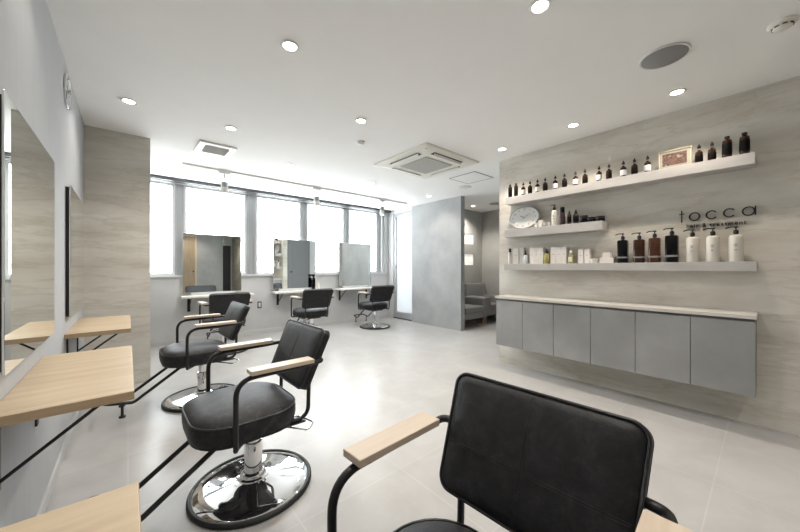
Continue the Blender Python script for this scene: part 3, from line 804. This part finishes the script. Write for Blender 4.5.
def mirror(name, rot, loc, w, z0, z1, off, label, group):
    """local: wall at x=0, faces +x, y 0..w"""
    t = thing(name, label, 'mirror', loc, rot, group)
    obj('backing_box', B(.001, off - .006, .012, w - .012, z0 + .012, z1 - .012), m_slot, t, smooth=False)
    obj('mirror_glass', B(off - .006, off, 0, w, z0, z1, bev=.001, seg=1), m_mirror, t, smooth=False)
    return t
mirror('wall_mirror', 0, (WX, 1.52, 0), .87, .833, 1.71, .024, 'frameless square mirror above the middle oak desk on the left wall', 'mirrors on the left wall')
mirror('wall_mirror', 0, (WX, 2.98, 0), .87, .833, 1.71, .024, 'frameless square mirror on the left wall nearest the pier', 'mirrors on the left wall')
for x0, lab in ((.636, 'leftmost window mirror, reflecting a wooden door'), (1.99, 'middle window mirror, reflecting the shelf wall and a grey door'), (3.33, 'rightmost window mirror, reflecting the cement partition')):
    t = thing('window_mirror', lab, 'mirror', (x0, 5.82, 0), -PI / 2, 'mirrors standing in front of the windows')
    w = .82
    obj('backing_board', B(-.02, -.006, .004, w - .004, .79, 1.694), m_dalu, t, smooth=False)
    obj('mirror_glass', B(-.006, 0, 0, w, .785, 1.70, bev=.001, seg=1), m_mirror, t, smooth=False)
    bm = bmesh.new()
    for yy in (.12, w - .15): box(bm, -.0785, -.02, yy, yy + .03, .80, 1.02)
    obj('wall_bracket', bm, m_dalu, t, smooth=False)
    bm = bmesh.new(); box(bm, -.015, 0, .1, w - .1, .7405, .7845)
    obj('desk_rest', bm, m_whitealu, t, smooth=False)

# bottles on middle window desk
t = thing('spray_bottle', 'black spray bottle at the right end of the middle window desk', 'bottle', (2.728, 5.74, .74))
obj('bottle_body', L([(0, 0), (.032, 0), (.034, .004), (.034, .21), (.028, .23), (.012, .245), (0, .245)], seg=24), m_blackgl, t)
bm = L([(0, .2455), (.018, .2455), (.018, .265), (0, .265)], seg=18); box(bm, -.038, .026, -.014, .014, .265, .305, bev=.004); tube(bm, [(-.03, 0, .265), (-.038, 0, .245), (-.034, 0, .228)], .004, seg=8)
obj('trigger_head', bm, m_cap, t)
t = thing('lotion_bottle', 'white bottle standing beside the black spray bottle on the middle window desk', 'bottle', (2.80, 5.69, .74))
obj('bottle_body', L([(0, 0), (.026, 0), (.028, .004), (.028, .10), (.022, .115), (.010, .12), (0, .12)], seg=24), m_wbot, t)
obj('cap', L([(0, .1202), (.012, .1202), (.011, .15), (0, .152)], seg=18), m_white, t)

so_ = thing('wall_outlet', 'small grey socket plate low on the window wall', 'outlet', (1.775, WY, .51))
obj('plate', B(-.036, .036, -.008, -.0005, -.06, .06, bev=.003), m_dalu, so_); obj('socket_face', B(-.018, .018, -.010, -.008, -.038, .038, bev=.001), m_whitealu, so_)

# ------------------------------------------------------------------ salon chairs  (local: faces -X, origin under column)
def make_chair(label):
    t = thing('salon_chair', label, 'salon chair', (0, 0, 0), 0, 'black leather salon chairs')
    # base
    dome = [(0, .030)]
    obj('base_plate', L([(0, .004), (.279, .004), (.281, .020), (.272, .027), (.22, .034), (.15, .042), (.095, .050), (.078, .056), (0, .056)], seg=72), m_chrome, t)
    obj('rubber_rim', L([(.276, .0), (.293, .0), (.300, .006), (.300, .018), (.293, .026), (.283, .026), (.2815, .021), (.276, .004), (.276, .0)], seg=72), m_rubber, t)
    obj('base_collar', L([(.078, .0562), (.076, .062), (.064, .066), (.062, .074), (.055, .082), (.047, .086), (.046, .0562), (.078, .0562)], seg=40), m_chrome, t)
    obj('hydraulic_column', L([(0, .057), (.045, .057), (.045, .235), (.043, .24), (.035, .242), (.035, .335), (0, .335)], seg=40), m_chrome, t)
    bm = B(-.14, .14, -.10, .10, .336, .352, bev=.003); box(bm, -.20, .20, -.21, -.185, .352, .359); box(bm, -.20, .20, .185, .21, .352, .359); box(bm, -.13, -.10, -.185, .185, .352, .359); box(bm, .10, .13, -.185, .185, .352, .359)
    obj('seat_bracket', bm, m_black, t, smooth=False)
    # seat cushion
    hx, hy, cx = .243, .260, -.064
    def ol(ins, r): return [(x + cx, y) for x, y in rrect(hx - ins, hy - ins, max(r - ins * .6, .02), 9)]
    R = .165
    seat = bmesh.new()
    loft(seat, [(ol(.05, R), .366), (ol(.018, R), .370), (ol(.004, R), .384), (ol(0, R), .41), (ol(0, R), .448), (ol(.004, R), .462), (ol(.008, R), .466),
                (ol(.014, R), .474), (ol(.032, R), .486), (ol(.07, R), .496), (ol(.12, R), .503), (ol(.17, R), .507), (ol(.22, R), .509)])
    bmesh.ops.translate(seat, vec=(0, 0, -.006), verts=seat.verts[:])
    so = obj('seat', seat, m_worn, t, ang=60)
    pp = [(x, y, .4605) for x, y in ol(.003, R)]
    pb = [(x, y, .370) for x, y in ol(.008, R)]
    bm = T(pp, .0042, seg=8, closed=True); tube(bm, pb, .0035, seg=8, closed=True)
    obj('piping', bm, m_piping, so)
    # backrest
    a = math.atan2(.12, .275)
    u = Vector((0, 1, 0)); v = Vector((math.sin(a), 0, math.cos(a))); n = Vector((-math.cos(a), 0, math.sin(a)))
    o = Vector((.2268, 0, .6822))
    M = Matrix(((u.x, v.x, n.x, o.x), (u.y, v.y, n.y, o.y), (u.z, v.z, n.z, o.z), (0, 0, 0, 1)))
    bx, bh = .240, .164
    def bl(ins, r=.038): return rrect(bx - ins, bh - ins, max(r - ins * .5, .012), 8)
    def shear(pts):   # sides taper slightly towards the bottom
        return [(x * (1 + .045 * (y / bh)), y) for x, y in pts]
    bk = bmesh.new()
    loft(bk, [(shear(bl(i)), z) for i, z in ((.10, -.045), (.05, -.045), (.012, -.043), (.003, -.038), (0, -.030), (0, -.018), (.003, -.007), (.007, -.004), (.012, .001), (.03, .006), (.06, .009), (.10, .0105), (.13, .011))], M=M)
    bo = obj('backrest', bk, m_leather, t, ang=60)
    bm = T([M @ Vector((x, y, -.004)) for x, y in shear(bl(.002))], .0042, seg=8, closed=True)
    tube(bm, [M @ Vector((x, y, -.040)) for x, y in shear(bl(.003))], .0038, seg=8, closed=True)
    obj('piping', bm, m_piping, bo)
    bm = bmesh.new()
    def fz(x, y):
        d = min(bx - abs(x), bh - abs(y)); return .011 if d > .12 else (.0015 + .0095 * min(1, max(0, (d - .012) / .09)) ** .6)
    for off in (-.003, .003):
        tube(bm, [M @ Vector((off, -bh + .014 + i * (2 * bh - .028) / 16, fz(off, -bh + .014 + i * (2 * bh - .028) / 16) + .0004)) for i in range(17)], .0008, seg=5)
        tube(bm, [M @ Vector((-bx + .014 + i * (2 * bx - .028) / 20, -.035 + off, fz(-bx + .014 + i * (2 * bx - .028) / 20, -.035) + .0004)) for i in range(21)], .0008, seg=5)
    obj('cross_seam', bm, m_leather, bo)
    # side frames with arms
    for s in (-1, 1):
        y = s * .283
        p = fillet([(-.10, s * .20, .358), (-.155, s * .235, .358), (-.158, y, .375), (-.158, y, .668), (.20, y, .676), (.285, y, .682), (.285, s * .225, .684)], .085, 9)
        p = [(-.10, s * .20, .358)] + fillet([(-.14, s * .215, .352), (-.158, y, .356), (-.158, y, .44)], .03, 6)[1:-1] + fillet([(-.158, y, .44), (-.158, y, .671), (.16, y, .676), (.258, y, .680), (.262, s * .232, .682)], .085, 9)
        fo = obj('arm_frame', T(p, .0112, seg=14), m_black, t)
        bm = bmesh.new(); box(bm, -.104, .196, y - .036, y + .036, .687, .707, bev=.0025)
        obj('armrest', bm, m_woodx, t, smooth=False)
    for s in (-1, 1):
        y = s * .19
        obj('back_support', T(fillet([(.228, y, .62), (.222, y, .37), (.05, y, .362)], .06, 8), .0105, seg=12), m_black, t)
    # footrest: one bent tube loop
    fy = .125
    p = fillet([(-.06, -fy, .352), (-.17, -fy, .352), (-.480, -fy, .135), (-.655, -fy, .165), (-.655, fy, .165), (-.480, fy, .135), (-.17, fy, .352), (-.06, fy, .352)], .05, 7)
    fo = obj('footrest', T(p, .0118, seg=14), m_black, t)
    for s in (-1, 1):
        obj('footrest_peg', L([(0, .040), (.020, .040), (.022, .044), (.020, .052), (.009, .056), (.009, .138), (0, .138)], seg=20, c=(-.545, s * fy, 0)), m_rubber, fo)
    # pump lever
    obj('pump_lever', T(fillet([(.03, -.02, .325), (.12, -.14, .325), (.20, -.245, .322), (.245, -.205, .335), (.21, -.12, .345), (.13, -.06, .345)], .02, 5), .005, seg=10), m_chrome, t)
    return t
ch = make_chair('black leather salon chair in the right foreground, only its backrest and armrests in view')
ch.location = (.535, .390, 0); ch.rotation_euler = (0, 0, math.radians(3.2))
dup(ch, (.51, 1.80, 0), math.radians(1), 'black leather salon chair at the middle oak desk, its whole round chrome base visible')
dup(ch, (.51, 3.30, 0), math.radians(1), 'black leather salon chair facing the oak desk nearest the pier')
dup(ch, (1.04, 4.98, 0), -PI / 2, 'black leather salon chair facing the leftmost window mirror, partly hidden behind another chair')
dup(ch, (2.33, 4.98, 0), -PI / 2 - math.radians(3), 'black leather salon chair facing the middle window mirror')
dup(ch, (3.70, 5.06, 0), -PI / 2 - math.radians(4), 'black leather salon chair facing the rightmost window mirror, by the glass door')

# ------------------------------------------------------------------ alcove armchairs (face -Y)
def armchair(label, loc, w, d, backh, tuft, legwood, aw=.1):
    t = thing('armchair', label, 'armchair', loc)
    hw = w / 2
    obj('seat_base', B(-hw + aw, hw - aw, -d / 2 + .03, d / 2 - .12, .16, .28, bev=.012), m_sofa, t)
    obj('seat_cushion', B(-hw + aw + .002, hw - aw - .002, -d / 2, d / 2 - .14, .2805, .40, bev=.03, seg=4), m_sofa, t)
    for s in (-1, 1):
        x0, x1 = (-hw, -hw + aw) if s < 0 else (hw - aw, hw)
        obj('arm', B(x0, x1, -d / 2 + .02, d / 2 - .10, .16, .555, bev=.025, seg=4), m_sofa, t)
    bm = bmesh.new(); box(bm, -hw + .02, hw - .02, -.06, .06, 0, backh - .28, bev=.035, seg=4)
    bmesh.ops.transform(bm, matrix=Matrix.Translation((0, d / 2 - .075, .30)) @ Matrix.Rotation(-.10, 4, 'X'), verts=bm.verts[:])
    b = obj('back', bm, m_sofa, t)
    if tuft:
        for r_, z in enumerate((.10, .26)):
            for i in range(3 if r_ else 4):
                x = (-.22 + i * .22) if r_ else (-.30 + i * .2)
                obj('button', L([(0, 0), (.016, 0), (.013, .006), (0, .008)], seg=12, M=Matrix.Rotation(PI / 2, 4, 'X'), c=(x, d / 2 - .136 + z * .10, .30 + z)), m_sofa, b)
    for x in (-hw + .07, hw - .07):
        for y in (-d / 2 + .08, d / 2 - .12):
            if legwood: obj('leg', L([(0, 0), (.013, 0), (.020, .16), (0, .16)], seg=14, c=(x, y, 0)), m_oak, t)
            elif y < 0:
                obj('sled_leg', T(fillet([(x, -d / 2 + .06, .158), (x, -d / 2 + .06, .012), (x, d / 2 - .12, .012), (x, d / 2 - .12, .158)], .02), .010, seg=10), m_oak, t)
    return t
armchair('grey fabric armchair on sled legs just behind the cement partition', (5.17, 4.06, 0), .80, .66, .62, False, False)
armchair('grey tufted armchair on wooden legs in the alcove corner', (6.02, 4.10, 0), .78, .62, .80, True, True, .19)

# ------------------------------------------------------------------ light
w = bpy.data.worlds.new('daylight'); S.world = w; w.use_nodes = True
bg = w.node_tree.nodes['Background']; bg.inputs['Color'].default_value = (.93, .97, 1, 1); bg.inputs['Strength'].default_value = 11.0
def portal(loc, rot, sx, sy):
    l = bpy.data.lights.new('window_portal', 'AREA'); l.shape = 'RECTANGLE'; l.size = sx; l.size_y = sy; l.cycles.is_portal = True
    o = bpy.data.objects.new('window_portal', l); C.objects.link(o); o.location = loc; o.rotation_euler = rot
for a, b in wins: portal(((a + b) / 2, WY + .12, (SZ + TZ) / 2), (-PI / 2, 0, 0), b - a, TZ - SZ)
portal((4.80, 5.33, 1.25), (0, PI / 2, 0), 2.2, .56)

# ------------------------------------------------------------------ camera
cd = bpy.data.cameras.new('camera'); cam = bpy.data.objects.new('camera', cd); C.objects.link(cam)
cd.sensor_width = 36; cd.lens = F_ / 800 * 36; cd.sensor_fit = 'HORIZONTAL'
cd.shift_y = (HY - 266) / 800; cd.clip_start = .02
cam.location = (0, 0, CH); cam.rotation_euler = (PI / 2, 0, -TH)
S.camera = cam
S.view_settings.view_transform = 'Standard'; S.view_settings.look = 'None'; S.view_settings.gamma = 1; S.view_settings.use_curve_mapping = False
S.view_settings.exposure = 0.64
